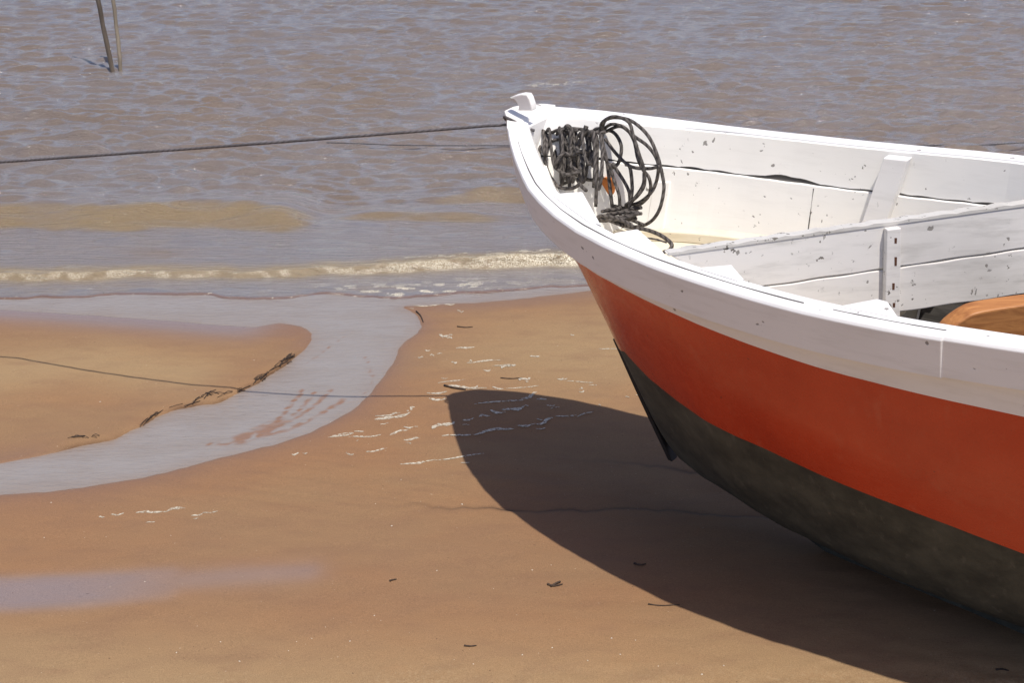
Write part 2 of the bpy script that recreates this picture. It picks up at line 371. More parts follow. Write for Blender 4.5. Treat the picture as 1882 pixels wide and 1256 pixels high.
stream = tag(link('stream', fm, M.m), kind='structure')

# ------------------------------------------------------------------ the river mouth: real waves out to the horizon
f_ang = np.tan(np.radians(np.concatenate([np.linspace(-78, -30, 14)[:-1], np.linspace(-30, 30, 900), np.linspace(30, 78, 14)[1:]])))
rows = [4.2]
while rows[-1] < 13.5: rows.append(rows[-1]+.62*rows[-1]**2/2246)
d_ = rows[-1]-rows[-2]
while rows[-1] < 6000: d_ *= 1.12; rows.append(rows[-1]+d_)
rows = np.array(rows)
WY = np.repeat(rows[:, None], len(f_ang), 1); WX = WY*f_ang[None]
rw = np.random.default_rng(3)
WZ = np.zeros(WX.shape)
for k in range(60):
    lam = .07*(1.05/.07)**rw.random(); th = rw.normal(0, .18) if lam > .3 else rw.normal(0, .27)
    th += .12
    kx, ky = math.sin(th)*2*math.pi/lam, math.cos(th)*2*math.pi/lam
    A = .0050*lam**.78*(.5+rw.random())*(1.9 if lam < .17 else 1.05 if lam < .34 else .46); ph = rw.random()*6.28
    WZ += A*np.sin(kx*WX+ky*WY+ph+1.3*np.sin(.9*WX+.7*WY+k))*smooth(lam*.5, lam*.22, WY*.62*WY/2246)
gust = .55+.9*fbm(WX*.55, WY*.35, 3, 120); WZ = WZ*gust
WZ = WZ + .15*np.abs(WZ)                                         # sharper crests
def ypx(pts): p = np.array(px(pts)); return lambda x: np.interp(x, p[:, 0], p[:, 1])
y_sw = ypx([(-900, 560), (-300, 552), (0, 547), (150, 544), (300, 541), (400, 542), (480, 545), (560, 541), (620, 538), (680, 543), (720, 546), (800, 544), (900, 535), (1090, 523), (1500, 505), (2400, 470)])
y_br = ypx([(-900, 520), (-300, 513), (0, 510), (200, 508), (400, 505), (600, 498), (800, 491), (950, 485), (1070, 483), (1500, 470), (2400, 440)])
wobx = (fbm(WX*5, WX*0+2, 4, 130)-.47)*.10
e_sw = WY-(y_sw(WX)+wobx*.9); e_br = WY-(y_br(WX)+wobx*.8)
calm = smooth(.25, 1.5, WY-y_br(WX)); WZ *= .16+.84*calm
def crest(pts, hgt, front, back, fade=.3):
    p = np.array(px(pts)); yy = np.interp(WX, p[:, 0], p[:, 1]) + (fbm(WX*3, WX*0+7, 3, 140)-.45)*.08
    m = smooth(p[0, 0]-fade, p[0, 0]+fade, WX)*(1-smooth(p[-1, 0]-fade, p[-1, 0]+fade, WX)); t = WY-yy
    return hgt*m*np.where(t < 0, smooth(-front, 0, t), np.exp(-(t/back)**2))
cm = smooth(-.18, -.03, WZ*0+0) if False else 0
c1 = crest([(-900, 388), (0, 391), (200, 394), (400, 389), (560, 396)], .060, .26, .30, .12); WZ += c1
c2 = crest([(800, 366), (900, 356), (1100, 362)], .035, .12, .2, .25); WZ += c2
c3 = crest([(640, 398), (760, 392), (900, 396)], .022, .10, .16, .2); WZ += c3
bh = np.interp(WX, [-2.5, -.6, .2, 1.2], [.016, .020, .040, .055])*(.75+.6*fbm(WX*6, WX*0+1, 3, 150))
WZ += bh*np.where(e_br < 0, smooth(-.03, 0, e_br), 0) + bh*np.where(e_br >= 0, np.exp(-(e_br/.16)**2), 0)
lip = .004*np.exp(-((e_sw-.012)/.012)**2)
WZ += lip + .004*smooth(0, .05, e_sw)
WZ += FILM_Z
WZ = np.where(e_sw < 0, FILM_Z-.03*smooth(0, -.03, e_sw), WZ)
wm = grid_mesh('sea', np.stack([WX, WY, WZ], -1))
fn = fbm(WX*22, WY*40, 4, 160); fn2 = fbm(WX*60, WY*90, 2, 170)
foam = np.exp(-((e_br+.012)/.022)**2)*smooth(.36, .62, fn+np.interp(WX, [-1.5, -.4, .3], [-.01, .05, .28]))*np.interp(WX, [-2.5, -.6, 0, .3], [.26, .36, .7, 1.])
foam = np.maximum(foam, np.exp(-((e_br-.05)/.05)**2)*smooth(.56, .66, fn)*smooth(-.9, .2, WX)*.8)
fr = np.exp(-((e_sw-.06)/.07)**2)*smooth(.5, .62, fn)*np.exp(-((WX+.33)/.30)**2)
foam = np.maximum(foam, fr)
foam = np.maximum(foam, np.exp(-((e_sw-.008)/.01)**2)*smooth(.58, .66, fn2)*.7)
pf = np.array(px([(985, 157), (1045, 153)])); foam = np.maximum(foam, .6*np.exp(-(seg_dist(WX, WY, pf)/.07)**2)*smooth(.45, .6, fn))
attr(wm, 'foam', np.clip(foam, 0, 1))
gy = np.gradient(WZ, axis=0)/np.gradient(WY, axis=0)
front = smooth(.19, .32, gy)*np.clip(.35+1.3*(fbm(WX*2.2, WY*2.2, 3, 180)-.2), 0, 1)                                      # faces turned to the shore; light showing their silt is painted in as brown
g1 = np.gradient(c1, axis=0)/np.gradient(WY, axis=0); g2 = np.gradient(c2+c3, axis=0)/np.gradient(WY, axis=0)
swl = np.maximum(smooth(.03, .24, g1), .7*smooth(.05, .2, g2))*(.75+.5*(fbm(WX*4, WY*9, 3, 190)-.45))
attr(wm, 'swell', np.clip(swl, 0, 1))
attr(wm, 'front', np.clip(front, 0, 1)); attr(wm, 'ripple_shade', smooth(.06, .20, gy))
attr(wm, 'shallow', np.clip(np.exp(-((e_br-.01)/.07)**2)*.8, 0, 1))
attr(wm, 'edge', np.exp(-((e_sw-.006)/.008)**2))
M = Mat('muddy_water', (.2, .12, .065), .06, 1.55)
fo, sh, ed, frn = M.at('foam'), M.at('shallow'), M.at('edge'), M.at('front')
col = M.mix(M.ramp(M.noise(.7, 3), .35, .65), (.192, .180, .182), (.196, .174, .166))
col = M.mix(M.ramp(M.noise(1, 4, .6, M.map(scale=(1.6, 5, 1))), .55, .72, 0, .45), col, (.19, .138, .10))
col = M.mix(M.math('MULTIPLY', M.at('ripple_shade'), .42), col, (.130, .115, .112))  # shade of the ripple faces, painted in as darker grey
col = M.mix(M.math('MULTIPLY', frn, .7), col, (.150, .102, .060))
col = M.mix(M.math('MULTIPLY', M.at('swell'), .9), col, (.225, .158, .070))  # olive painted on the swell faces, where they mirror less sky
col = M.mix(sh, col, (.27, .205, .112))
col = M.mix(M.math('MULTIPLY', ed, .6), col, (.17, .08, .05))
fb = M.ramp(M.noise(190, 3, .65), .38, .60)
col = M.mix(M.math('MULTIPLY', fo, M.ramp(fb, 0, 1, .45, 1)), col, M.mix(fb, (.28, .22, .125), (.82, .76, .60)))
M.inp('Base Color', col); M.inp('Roughness', M.ramp(fo, 0, .6, .06, .7))
M.bump(M.noise(1, 5, .62, M.map(scale=(8, 42, 1), rot=(0, 0, .08))), .9, .026)
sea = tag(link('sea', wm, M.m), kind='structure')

# ------------------------------------------------------------------ the boat, in its own frame: s aft along the keel, w to the far side, z up; heeled to the near side
PHI, HEEL = R(43), R(9)
AX = np.array([math.cos(PHI), -math.sin(PHI), 0]); HX = np.array([math.sin(PHI), math.cos(PHI), 0]); ZX = np.array([0, 0, 1.])
NX = HX*math.cos(HEEL)+ZX*math.sin(HEEL); UX = -HX*math.sin(HEEL)+ZX*math.cos(HEEL)
BK = .955                                                          # whole boat scaled about the camera; the origin below has it baked in
AX, NX, UX = AX*BK, NX*BK, UX*BK
G0 = np.array([.4241, 3.0173, .0956])
def Bt(s, w_, z): return np.array([s*AX[i]+w_*NX[i]+z*UX[i] for i in range(3)]).T + G0 if np.ndim(s) or np.ndim(w_) or np.ndim(z) else G0+s*AX+w_*NX+z*UX
def loc(P): return np.array([(P-G0)@AX, (P-G0)@NX, (P-G0)@UX])/BK**2
def atb(x, y, z): return atz(x, y, CAM_H+BK*(z-CAM_H))
def bpx(x, y, w_): return atplane(x, y, G0+w_*NX, NX)           # the point of the plane w = w_ seen at a pixel
boat = empty('wooden_boat', G0)
tag(boat, 'small white and orange wooden boat with dark bottom, heeled on the wet sand', 'boat')
def part(mb, name, mats, parent=None, **k):
    o = mb.build(name, mats, None, **k); p = parent or boat; o.parent = p
    o.matrix_parent_inverse = p.matrix_world.inverted() if p is not boat else __import__('mathutils').Matrix.Translation(-Vector(G0)); return o
TIP, END = -.487, 2.2
def tab(a, b): a, b = np.array(a), np.array(b); return lambda s: np.interp(s, a, b)
def smooth_tab(a, b):
    a, b = np.array(a), np.array(b); g = np.linspace(a[0], a[-1], 400); v = np.interp(g, a, b); k = np.hanning(25); k /= k.sum()
    pad = np.concatenate([2*v[0]-v[12:0:-1], v, 2*v[-1]-v[-2:-14:-1]]); v2 = np.convolve(pad, k, 'valid'); return lambda s: np.interp(s, g, v2)
zg = smooth_tab([-.5, -.45, -.4, -.3, -.2, -.1, 0, .15, .3, .5, .8, 1.1, 1.6, 2.2], [.915, .90, .89, .876, .866, .859, .854, .850, .850, .852, .856, .862, .88, .91])
bn = tab([-.487, -.46, -.431, -.40, -.367, -.313, -.27, -.23, -.173, -.112, -.034, .059, .145, .22, .298, .375, .448, .51, .566, .62, .674, .741, .828, .88, .94, 1.068, 1.4, 1.8, 2.2],
         [.014, .036, .068, .098, .128, .174, .208, .239, .280, .314, .350, .383, .404, .419, .432, .440, .445, .448, .449, .449, .447, .441, .430, .422, .411, .384, .31, .22, .14])
bf = tab([-.487, -.475, -.451, -.392, -.321, -.25, -.175, -.084, .058, .198, .358, .486, .606, .701, .85, 1.05, 1.4, 1.8, 2.2],
         [.03, .062, .098, .143, .185, .217, .245, .273, .308, .34, .369, .395, .42, .436, .445, .43, .36, .25, .14])
zk = tab([-.487, -.439, -.38, -.284, -.224, -.159, -.085, -.02, .02, .1, .2, .3, .7, 1.2, 2.2], [.905, .82, .715, .525, .415, .302, .15, .03, -.005, -.035, -.045, -.05, -.05, -.05, -.02])
qf = tab([-.5, -.15, 0, .1, .2, .3, .4, .7, 1.0, 1.3], [.95, .95, .86, .76, .66, .56, .49, .42, .43, .44])
RAIL = .03
def side(s, h, sgn, inset=0.):
    if callable(inset): inset = inset(s)
    b = np.maximum((bn(s) if sgn < 0 else bf(s))-RAIL, .004)
    kn = .10*np.clip(.635-h, 0, .19)*np.minimum(1, h/.3)*smooth(.28, .50, s)   # soft knuckle added to the shape so the lower topside shades darker
    return np.maximum(b*np.power(h, qf(s))-kn-inset, 0.0)*sgn, zk(s)+(zg(s)-zk(s))*h
def H_of(s, z): return np.clip((z-zk(s))/(zg(s)-zk(s)), 0, 1)
z3 = tab([-.5, -.36, -.2, -.05, .1, .3, .5, .8, 1.1, 1.6, 2.2], [.735, .73, .715, .702, .713, .717, .711, .705, .697, .70, .72])
z4 = tab([-.5, -.159, -.12, -.06, 0, .05, .1, .2, .3, .4, .5, .6, .7, .8, .9, 1.0, 1.1, 1.6, 2.2], [.302, .302, .335, .383, .420, .405, .387, .374, .371, .366, .356, .349, .345, .333, .32, .302, .285, .25, .25])
SS = np.unique(np.concatenate([np.linspace(TIP, -.38, 12), np.linspace(-.38, .2, 50), np.linspace(.2, 1.3, 50), np.linspace(1.3, END, 16)]))
def strip(z_lo, z_hi, sgn, rows_, ss=SS, inset=0., lift=0.):
    """hull surface between two heights as (stations, rows, 3)"""
    P = np.zeros((len(ss), rows_, 3))
    for i, s in enumerate(ss):
        a, b = z_lo(s), z_hi(s); a = max(a, zk(s)); b = max(b, a)
        h0, h1 = H_of(s, a), H_of(s, b); t = np.linspace(0, 1, rows_)
        h = h0+(h1-h0)*t if h0 > .02 else h1*np.power(t, 1.6)
        w_, z = side(np.full(rows_, s), h, sgn, inset)
        P[i] = G0+s*AX+np.outer(w_, NX)+np.outer(z, UX)
    return P
def add_grid(mb, P, flip=False):
    r, c = P.shape[:2]; b = len(mb.V); mb.V += list(P.reshape(-1, 3)); mb.UV += [(0, 0)]*(r*c)
    for i in range(r-1):
        for j in range(c-1):
            q = (b+i*c+j, b+i*c+j+1, b+(i+1)*c+j+1, b+(i+1)*c+j); mb.F.append(q[::-1] if flip else q)
# the planked shell: orange topsides, dark bottom, a transom at the far stern
mb = MB(); mi = []
for sgn in (-1, 1):
    n0 = len(mb.F); add_grid(mb, strip(zk, z4, sgn, 18), sgn > 0); mi += [1]*(len(mb.F)-n0)
    n0 = len(mb.F); add_grid(mb, strip(z4, lambda s: zg(s)-.028, sgn, 12), sgn > 0); mi += [0]*(len(mb.F)-n0)
hz = np.linspace(0, 1, 14); tr = []
w0, z0 = side(np.full(14, END), hz, -1); w1, z1 = side(np.full(14, END), hz, 1)
mb2 = np.concatenate([Bt(np.full(14, END), w0, z0)[:, None], Bt(np.full(14, END), w1, z1)[:, None]], 1); n0 = len(mb.F); add_grid(mb, mb2); mi += [0]*(len(mb.F)-n0)
m = mesh_from('hull', mb.V, mb.F, True, mi)
bm = bmesh.new(); bm.from_mesh(m); bmesh.ops.remove_doubles(bm, verts=bm.verts, dist=.0006); bmesh.ops.dissolve_degenerate(bm, dist=.0004, edges=bm.edges); bmesh.ops.recalc_face_normals(bm, faces=bm.faces); bm.to_mesh(m); bm.free()
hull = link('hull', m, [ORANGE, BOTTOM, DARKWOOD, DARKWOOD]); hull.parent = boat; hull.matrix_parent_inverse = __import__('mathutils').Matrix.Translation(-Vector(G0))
md = hull.modifiers.new('thickness', 'SOLIDIFY'); md.thickness = .016; md.offset = -1; md.material_offset = 2
# white sheer strake standing proud of the hull, rub rail with a flat cap over it
for sgn in (-1, 1):
    mb = MB(); rings = []
    for s in SS:
        zt = zg(s)-.03; zb = min(z3(s), zt-.01); zb = max(zb, zk(s)+.002); hs = H_of(s, np.linspace(zb, max(zt, zb+.002), 5))
        w_, z = side(np.full(5, s), hs, sgn); o_ = .011
        outer = [G0+s*AX+(a+sgn*o_)*NX+b*UX for a, b in zip(w_, z)]; inner = [G0+s*AX+(a-sgn*.004)*NX+b*UX for a, b in zip(w_, z)]
        rings.append(outer+inner[::-1])
    mb.sweep(rings); part(mb, 'sheer_strake', WHITE_OUT, smooth=False)
    mb = MB(); rings = []; joint = 0.935
    SR = np.unique(np.concatenate([SS, [joint-.0006, joint+.0006]]))
    for s in SR:
        b = (bn if sgn < 0 else bf)(s); zt = zg(s); dz = .088 if sgn < 0 else .05
        cw = min((.052 if sgn < 0 else .040)+.026*smooth(.05, -.25, s), b+.012)
        jut = .0035 if (sgn < 0 and s > joint) else 0
        o1 = b-jut; lean = .008
        cs = [(o1, zt-.006), (o1-.004, zt), (b-cw, zt+.001), (b-cw, zt-.03), (b-RAIL+.002-lean*.3, zt-dz), (o1-lean, zt-dz)]
        if o1-lean < .002: cs[-1] = (max(o1-.006, .002), zt-dz*.6)
        rings.append([G0+s*AX+sgn*max(a_, -.012)*NX+z_*UX for a_, z_ in cs])
    mb.sweep(rings); rail = part(mb, 'rub_rail', WHITE_OUT, bevel=.003)
# seam in the near cap: a thin dark open joint, a groove strip sunk into the cap
mb = MB(); rings = []
for s in np.linspace(-.36, .66, 90):
    b = bn(s)-.029; g = .0011+.0006*math.sin(s*23); zt = zg(s)+.0018
    rings.append([G0+s*AX-(b+g)*NX+zt*UX, G0+s*AX-(b-g)*NX+zt*UX, G0+s*AX-(b-g)*NX+(zt-.004)*UX, G0+s*AX-(b+g)*NX+(zt-.004)*UX])
mb.sweep(rings)
rings = []
for s in np.linspace(.72, .93, 16):
    b = bn(s)-.029; g = .0009*(1 if .76 < s < .80 or s > .87 else .35); zt = zg(s)+.0018
    rings.append([G0+s*AX-(b+g)*NX+zt*UX, G0+s*AX-(b-g)*NX+zt*UX, G0+s*AX-(b-g)*NX+(zt-.004)*UX, G0+s*AX-(b+g)*NX+(zt-.004)*UX])
mb.sweep(rings); part(mb, 'cap_seam', DARKWOOD)
# stem head with its beak, and the stem itself
mb = MB()
def stp(x, y, w_): return bpx(x, y, w_)
head = [(951, 204), (953, 196), (949, 188), (944, 182), (935, 180), (945, 176), (958, 173), (968, 174), (972, 181), (976, 193), (978, 204)]
mb.prism([stp(x, y, -.010) for x, y in head], .020*NX)
part(mb, 'stem_head', WHITE, bevel=.003)
mb = MB(); rings = []
for s in np.linspace(-.484, -.405, 8):
    z = zk(s)+.01; zt = zg(s)-.006; t = float(bn(s))-.012
    t2 = float(bf(s))-.012; lo_ = max(z, zt-.10); f_ = .5+.5*(1-min(1, (zt-lo_)/.10)); rings.append([Bt(s, -t, zt), Bt(s, t2, zt), Bt(s, t2*f_, lo_), Bt(s, -t*f_, lo_)])
mb.sweep(rings); part(mb, 'breasthook', WHITE, bevel=.003)
mb = MB(); rings = []
for s in np.linspace(.34, 2.15, 30):
    zb = (-.035-G0[2])/UX[2]; zt = zk(s)+.004; zb = zt-(zt-zb)*min(1, (s-.335)/.25)
    rings.append([Bt(s, -.022, zt), Bt(s, .022, zt), Bt(s, .018, zb), Bt(s, -.018, zb)])
mb.sweep(rings); part(mb, 'support_keel', BOTTOM, bevel=.003)  # added as a support, filling the gap between the raised hull and the sand
mb = MB(); rings = []
for s in np.linspace(-.492, -.425, 10):
    q_ = max(s, TIP); zt = zg(q_)+.0035; t1 = float(bn(q_))+.001; t2 = float(bf(q_))+.001; k_ = 1 if s > -.488 else .75
    rings.append([Bt(s, -t1*k_, zt), Bt(s, t2*k_, zt), Bt(s, t2*k_*.8, zt-.055), Bt(s, -t1*k_*.8, zt-.055)])
mb.sweep(rings); part(mb, 'stem_cap', WHITE, bevel=.003)
# dark strip nailed down the stem, its foot sprung loose
mb = MB(); rings = []
for k, t in enumerate(np.linspace(0, 1, 24)):
    s = -.168+.176*t; z = .318-.335*t; off = .003+.012*t*t; wdt = .008+.007*math.sin(math.pi*min(1, .15+t*.8))
    rings.append([Bt(s-off-.010, -wdt, z), Bt(s-off-.010, wdt, z), Bt(s-off+.007, wdt+.004, z+.004), Bt(s-off+.007, -wdt-.004, z+.004)])
mb.sweep(rings); part(mb, 'stem_band', RUBBER, smooth=False, bevel=.002)
# inside: two planks of lining each side with an open seam between, upper one ending at a butt joint
z_floor = lambda s: max(.60, zk(s)+.03)
for sgn in (1, -1):
    zs_ = lambda s: zg(s)-.098-.006*math.sin(3*s)
    gap = lambda s: .0025+.009*max(0, math.sin((s-.02)*9.5))**6*(sgn > 0)+.002*abs(math.sin(31*s)+math.sin(57*s+1))
    ssi = np.unique(np.concatenate([np.linspace(-.45, .3, 60), np.linspace(.3, 1.2, 80), np.linspace(1.2, END-.03, 14)]))
    for name, lo, hi, ins in (('lining_plank', lambda s: zs_(s)+gap(s), lambda s: zg(s)-.003, lambda s: .020+.02*smooth(.1, -.25, s)), ('lining_plank', lambda s: max(zk(s)+.04, .64 if s > .56 else -1), lambda s: zs_(s)-.0012*abs(math.sin(41*s)), lambda s: .027+.02*smooth(.1, -.25, s))):
        P = strip(lo, hi, sgn, 12, ssi, ins); Q = strip(lo, hi, sgn, 12, ssi, lambda s: ins(s)-.010)
        mb = MB(); k = len(ssi)
        rg = [list(P[i])+list(Q[i][::-1]) for i in range(k)]
        mb.sweep(rg); part(mb, name, WHITE_IN, smooth=False)
mb = MB(); rings = []
for z in np.linspace(.60, .742, 8):
    w_, zz = side(.262, H_of(.262, z), 1, .0272); g = .0008+.0007*math.sin(z*60)
    rings.append([Bt(.262-g, float(w_)-.0006, z), Bt(.262+g, float(w_)-.0006, z), Bt(.262+g, float(w_)+.002, z), Bt(.262-g, float(w_)+.002, z)])
mb.sweep(rings); part(mb, 'butt_joint', DARKWOOD)
# ribs on the far side; rib heads standing at the near rail
def rib(sgn, s0, wid, z_lo, z_top, dep, flare=0.):
    mb = MB(); rings = []
    for t in np.linspace(0, 1, 12):
        z = z_lo+(z_top-z_lo)*t; s = s0+flare*(1-t); row = []
        for (ds, ins) in ((0, .022), (wid, .022), (wid, .022+dep), (0, .022+dep)):
            w_, zz = side(s+ds, H_of(s+ds, z), sgn, ins); row.append(Bt(s+ds, float(w_), z))
        rings.append(row)
    mb.sweep(rings); return mb
part(rib(1, .428, .055, .40, .842, .026, -.085), 'rib', WHITE, bevel=.002)
part(rib(1, 1.0, .05, .30, .842, .026), 'rib', WHITE, bevel=.002)
part(rib(1, -.13, .04, .50, .73, .022), 'rib', WHITE_IN, bevel=.002)
for (x0, y0), (x1, y1), (x2, y2), (x3, y3) in (((1026, 355), (1070, 352), (1104, 413), (1090, 410)), ((1130, 427), (1172, 420), (1208, 452), (1222, 466)), ((1288, 492), (1344, 487), (1367, 514), (1356, 516)), ((1548, 561), (1612, 549), (1631, 554), (1650, 582))):
    mb = MB(); zt = zg(.3)-.002
    pts = []
    p0 = G0+(zg(loc(atb(x0, y0, .8))[0])+.001)*UX
    poly = []
    for x, y in ((x0, y0), (x1, y1), (x2, y2), (x3, y3)):
        P = atplane(x, y, p0, UX)
        for it in range(4): P = atplane(x, y, G0+(zg(loc(P)[0])+.0026)*UX, UX)
        poly.append(P)
    # root the block under the cap and let it run down the inside of the hull
    a_, b_ = loc(poly[0]), loc(poly[3])
    root = [Bt(b_[0], -(bn(b_[0])-.042), b_[2]), Bt(a_[0], -(bn(a_[0])-.042), a_[2])]
    mb.prism(poly+root, -.06*UX+.022*NX)
    part(mb, 'rib_head', WHITE, bevel=.004)
# bow floor, its batten along the far side, and the dark bilge boards
ZF = .585
mb = MB(); rings = []
for s in np.linspace(-.30, .60, 24):
    hn, hf = side(s, H_of(s, ZF), -1, .03)[0], side(s, H_of(s, ZF), 1, .03)[0]
    rings.append([Bt(s, float(hn), ZF), Bt(s, float(hf), ZF), Bt(s, float(hf), ZF-.018), Bt(s, float(hn), ZF-.018)])
mb.sweep(rings); part(mb, 'bow_floor', CREAM)
mb = MB(); rings = []
for s in np.linspace(-.2, .62, 20):
    f_ = float(side(s, H_of(s, ZF+.02), 1, .03)[0])
    rings.append([Bt(s, f_, ZF+.001), Bt(s, f_-.030, ZF+.001), Bt(s, f_-.026, ZF+.026), Bt(s, f_+.006, ZF+.03)])
mb.sweep(rings); part(mb, 'batten', CREAM, bevel=.002)
mb = MB(); rings = []
for s in np.linspace(.55, 2.1, 20):
    z = .33; hn, hf = side(s, H_of(s, z), -1, .02)[0], side(s, H_of(s, z), 1, .02)[0]
    rings.append([Bt(s, float(hn), z), Bt(s, float(hf), z), Bt(s, float(hf), z-.02), Bt(s, float(hn), z-.02)])
mb.sweep(rings); part(mb, 'bilge_floor', DARKWOOD)
# bulkhead of two boards with a cleat
B1, B2 = atb(1240, 465, .80), atb(1882, 375, .86)
bd = (B2-B1); bd[2] = 0; bd /= np.linalg.norm(bd); bnrm = np.array([-bd[1], bd[0], 0])
bp = lambda x, y: atplane(x, y, B1, bnrm)
bulk = empty('bulkhead', B1); bulk.parent = boat; bulk.matrix_parent_inverse = __import__('mathutils').Matrix.Translation(-Vector(G0))
bpy.context.view_layer.update()
def lerp(p, q, x): t = (x-p[0])/(q[0]-p[0]); return (x, p[1]+(q[1]-p[1])*t)
top = lambda x: lerp((1240, 464), (1882, 375), x)[1]; seam = lambda x: lerp((1415, 526), (1882, 458), x)[1]; bot = lambda x: lerp((1650, 574), (1882, 541), x)[1]
for (fa, fb, g0, g1, xa, xb, xc) in ((top, seam, 0, -1.2, 1225, 1345, 1975), (seam, bot, 1.2, 0, 1345, 1520, 1960)):
    mb = MB(); xsq = np.linspace(xa, xc, 40); xsd = np.linspace(xb, xc-15, 40)
    up_ = [bp(x, fa(x)+g0+.7*math.sin(x*.07)*(g0 != 0)) for x in xsq]; dn_ = [bp(x, fb(x)+g1+.8*math.sin(x*.053)) for x in xsd]
    rg = [[u_, d_, d_+.02*bnrm, u_+.02*bnrm] for u_, d_ in zip(up_, dn_)]
    mb.sweep(rg); part(mb, 'board', WHITE_OLD, bulk, bevel=.0025)
mb = MB(); xsq = np.linspace(1228, 1972, 60)
rg = []
for x in xsq:
    q = bp(x, top(x)); hh_ = .0022+.0012*math.sin(x*.11)+.0008*math.sin(x*.31)
    rg.append([q+np.array([0, 0, -.006])-.0018*bnrm, q+np.array([0, 0, hh_])-.0015*bnrm, q+np.array([0, 0, hh_])+.021*bnrm, q+np.array([0, 0, -.006])+.0215*bnrm])
mb.sweep(rg); part(mb, 'top_edge', GREYWHITE, bulk, bevel=.001)
mb = MB(); mb.prism([q-.016*bnrm for q in (bp(1624, 418), bp(1650, 415), bp(1648, 578), bp(1620, 578))], .0155*bnrm)
cl = part(mb, 'cleat', WHITE_OLD, bulk, bevel=.002)
for x, y, h in ((1640, 438, 5), (1640, 476, 8), (1636, 522, 6), (1637, 556, 4)):
    mb = MB(); mb.prism([bp(x-2.5, y-h)-.0165*bnrm, bp(x+2, y-h)-.0165*bnrm, bp(x+1.5, y+h)-.0165*bnrm, bp(x-2.5, y+h)-.0165*bnrm], .003*bnrm)
    part(mb, 'nail_head', RUST, bulk)
# thwart edge glimpsed under the bulkhead
# ------------------------------------------------------------------ the loose orange-brown board lying in the boat
p0 = atb(1800, 600, .74); pn = np.array([-.18, .98, .12]); pn /= np.linalg.norm(pn)
q_ = lambda x, y: atplane(x, y, p0, pn)
outl = catmull([(1722, 640), (1748, 606), (1778, 584), (1800, 575), (1840, 568), (1900, 560), (2020, 548)], 4)
poly = [q_(x, y) for x, y in outl]+[q_(2020, 700), q_(1722, 690)]
mb = MB(); mb.prism(poly, .036*pn+np.array([0, 0, .004]))
o = mb.build('wooden_board', ORANGEWOOD, bevel=.003)
tag(o, 'varnished orange brown wooden board with curved end lying inside the boat', 'board')

# ------------------------------------------------------------------ ropes
def W3(L_): return [bpx(x, y, w_) for x, y, w_ in L_]
mb = MB(); RR = .0043
def rope(L_, r=RR, n=9): mb.tube(catmull(W3(L_), n), r, 7)
# big hanging coil on the right
rope([(1106, 240, .10), (1112, 222, .09), (1130, 216, .08), (1160, 222, .07), (1190, 248, .06), (1208, 285, .05), (1218, 325, .04), (1220, 350, .03), (1212, 385, .02), (1195, 408, .02), (1170, 417, .02), (1140, 413, .02)])
rope([(1108, 238, .11), (1125, 228, .11), (1150, 236, .10), (1165, 258, .10), (1172, 290, .09), (1182, 312, .09), (1192, 325, .08), (1196, 345, .08), (1188, 366, .07), (1160, 383, .06), (1125, 378, .06)])
rope([(1110, 243, .12), (1140, 232, .11), (1165, 250, .10), (1190, 268, .08), (1206, 290, .07), (1210, 310, .06), (1206, 335, .06), (1196, 355, .05), (1175, 372, .05), (1150, 378, .05)])
rope([(1104, 240, .08), (1107, 225, .07), (1128, 214, .06), (1155, 224, .06), (1164, 250, .05), (1175, 285, .04), (1183, 310, .04), (1184, 340, .04), (1170, 362, .03), (1150, 377, .03)])
rope([(1106, 243, .06), (1108, 265, .05), (1116, 300, .04), (1120, 335, .03), (1124, 370, .02), (1128, 400, .02)], .0046)
rope([(1090, 245, .05), (1097, 275, .04), (1097, 310, .03), (1096, 350, .02), (1095, 380, .01)], .0046)
rope([(1112, 255, .07), (1135, 285, .06), (1160, 306, .05), (1190, 310, .05), (1212, 306, .04)])
rope([(1150, 302, .05), (1158, 308, .05), (1162, 345, .04), (1158, 375, .03), (1152, 400, .02)], .0046)
rope([(1125, 300, .05), (1145, 330, .05), (1156, 352, .04), (1158, 372, .04)])
rope([(1120, 300, .03), (1128, 330, .03), (1138, 360, .02), (1140, 395, .02), (1150, 412, .01)])
rope([(1184, 318, .06), (1182, 340, .06), (1166, 365, .06), (1150, 380, .06)], .0045)
rope([(1100, 246, .12), (1120, 240, .12), (1134, 250, .11), (1142, 272, .09), (1136, 300, .07), (1118, 312, .05)], .0045)
# the tail running out over the bow floor
rope([(1140, 412, .02), (1165, 419, .0), (1190, 423, -.02), (1215, 433, -.035), (1233, 447, -.05), (1232, 458, -.06), (1219, 464, -.07)], .005)
rope([(1190, 438, -.06), (1205, 440, -.06), (1225, 446, -.06)], .0022)
# tangle in the bow
rope([(972, 240, .02), (985, 232, .03), (1000, 230, .05), (1012, 243, .05), (1022, 240, .05), (1040, 236, .06), (1070, 238, .08), (1085, 244, .09), (1095, 237, .09), (1105, 236, .09)])
rope([(975, 246, .02), (990, 238, .03), (1004, 246, .04), (1010, 262, .03), (1002, 285, .0), (1005, 310, -.02), (1016, 332, -.03), (1030, 345, -.04), (1055, 345, -.03), (1070, 330, -.02), (1072, 300, .0), (1060, 270, .02)], .0046)
rope([(1036, 240, .05), (1042, 231, .05), (1050, 238, .05), (1050, 262, .04), (1048, 290, .01), (1046, 320, .0), (1047, 345, -.01)], .0046)
rope([(1078, 231, .06), (1073, 245, .05), (1064, 265, .04), (1056, 290, .02), (1052, 312, .01), (1040, 330, .0)], .006)
rope([(1085, 240, .06), (1092, 262, .05), (1095, 290, .04), (1094, 318, .03), (1092, 345, .02)], .006)
rng = random.Random(21)
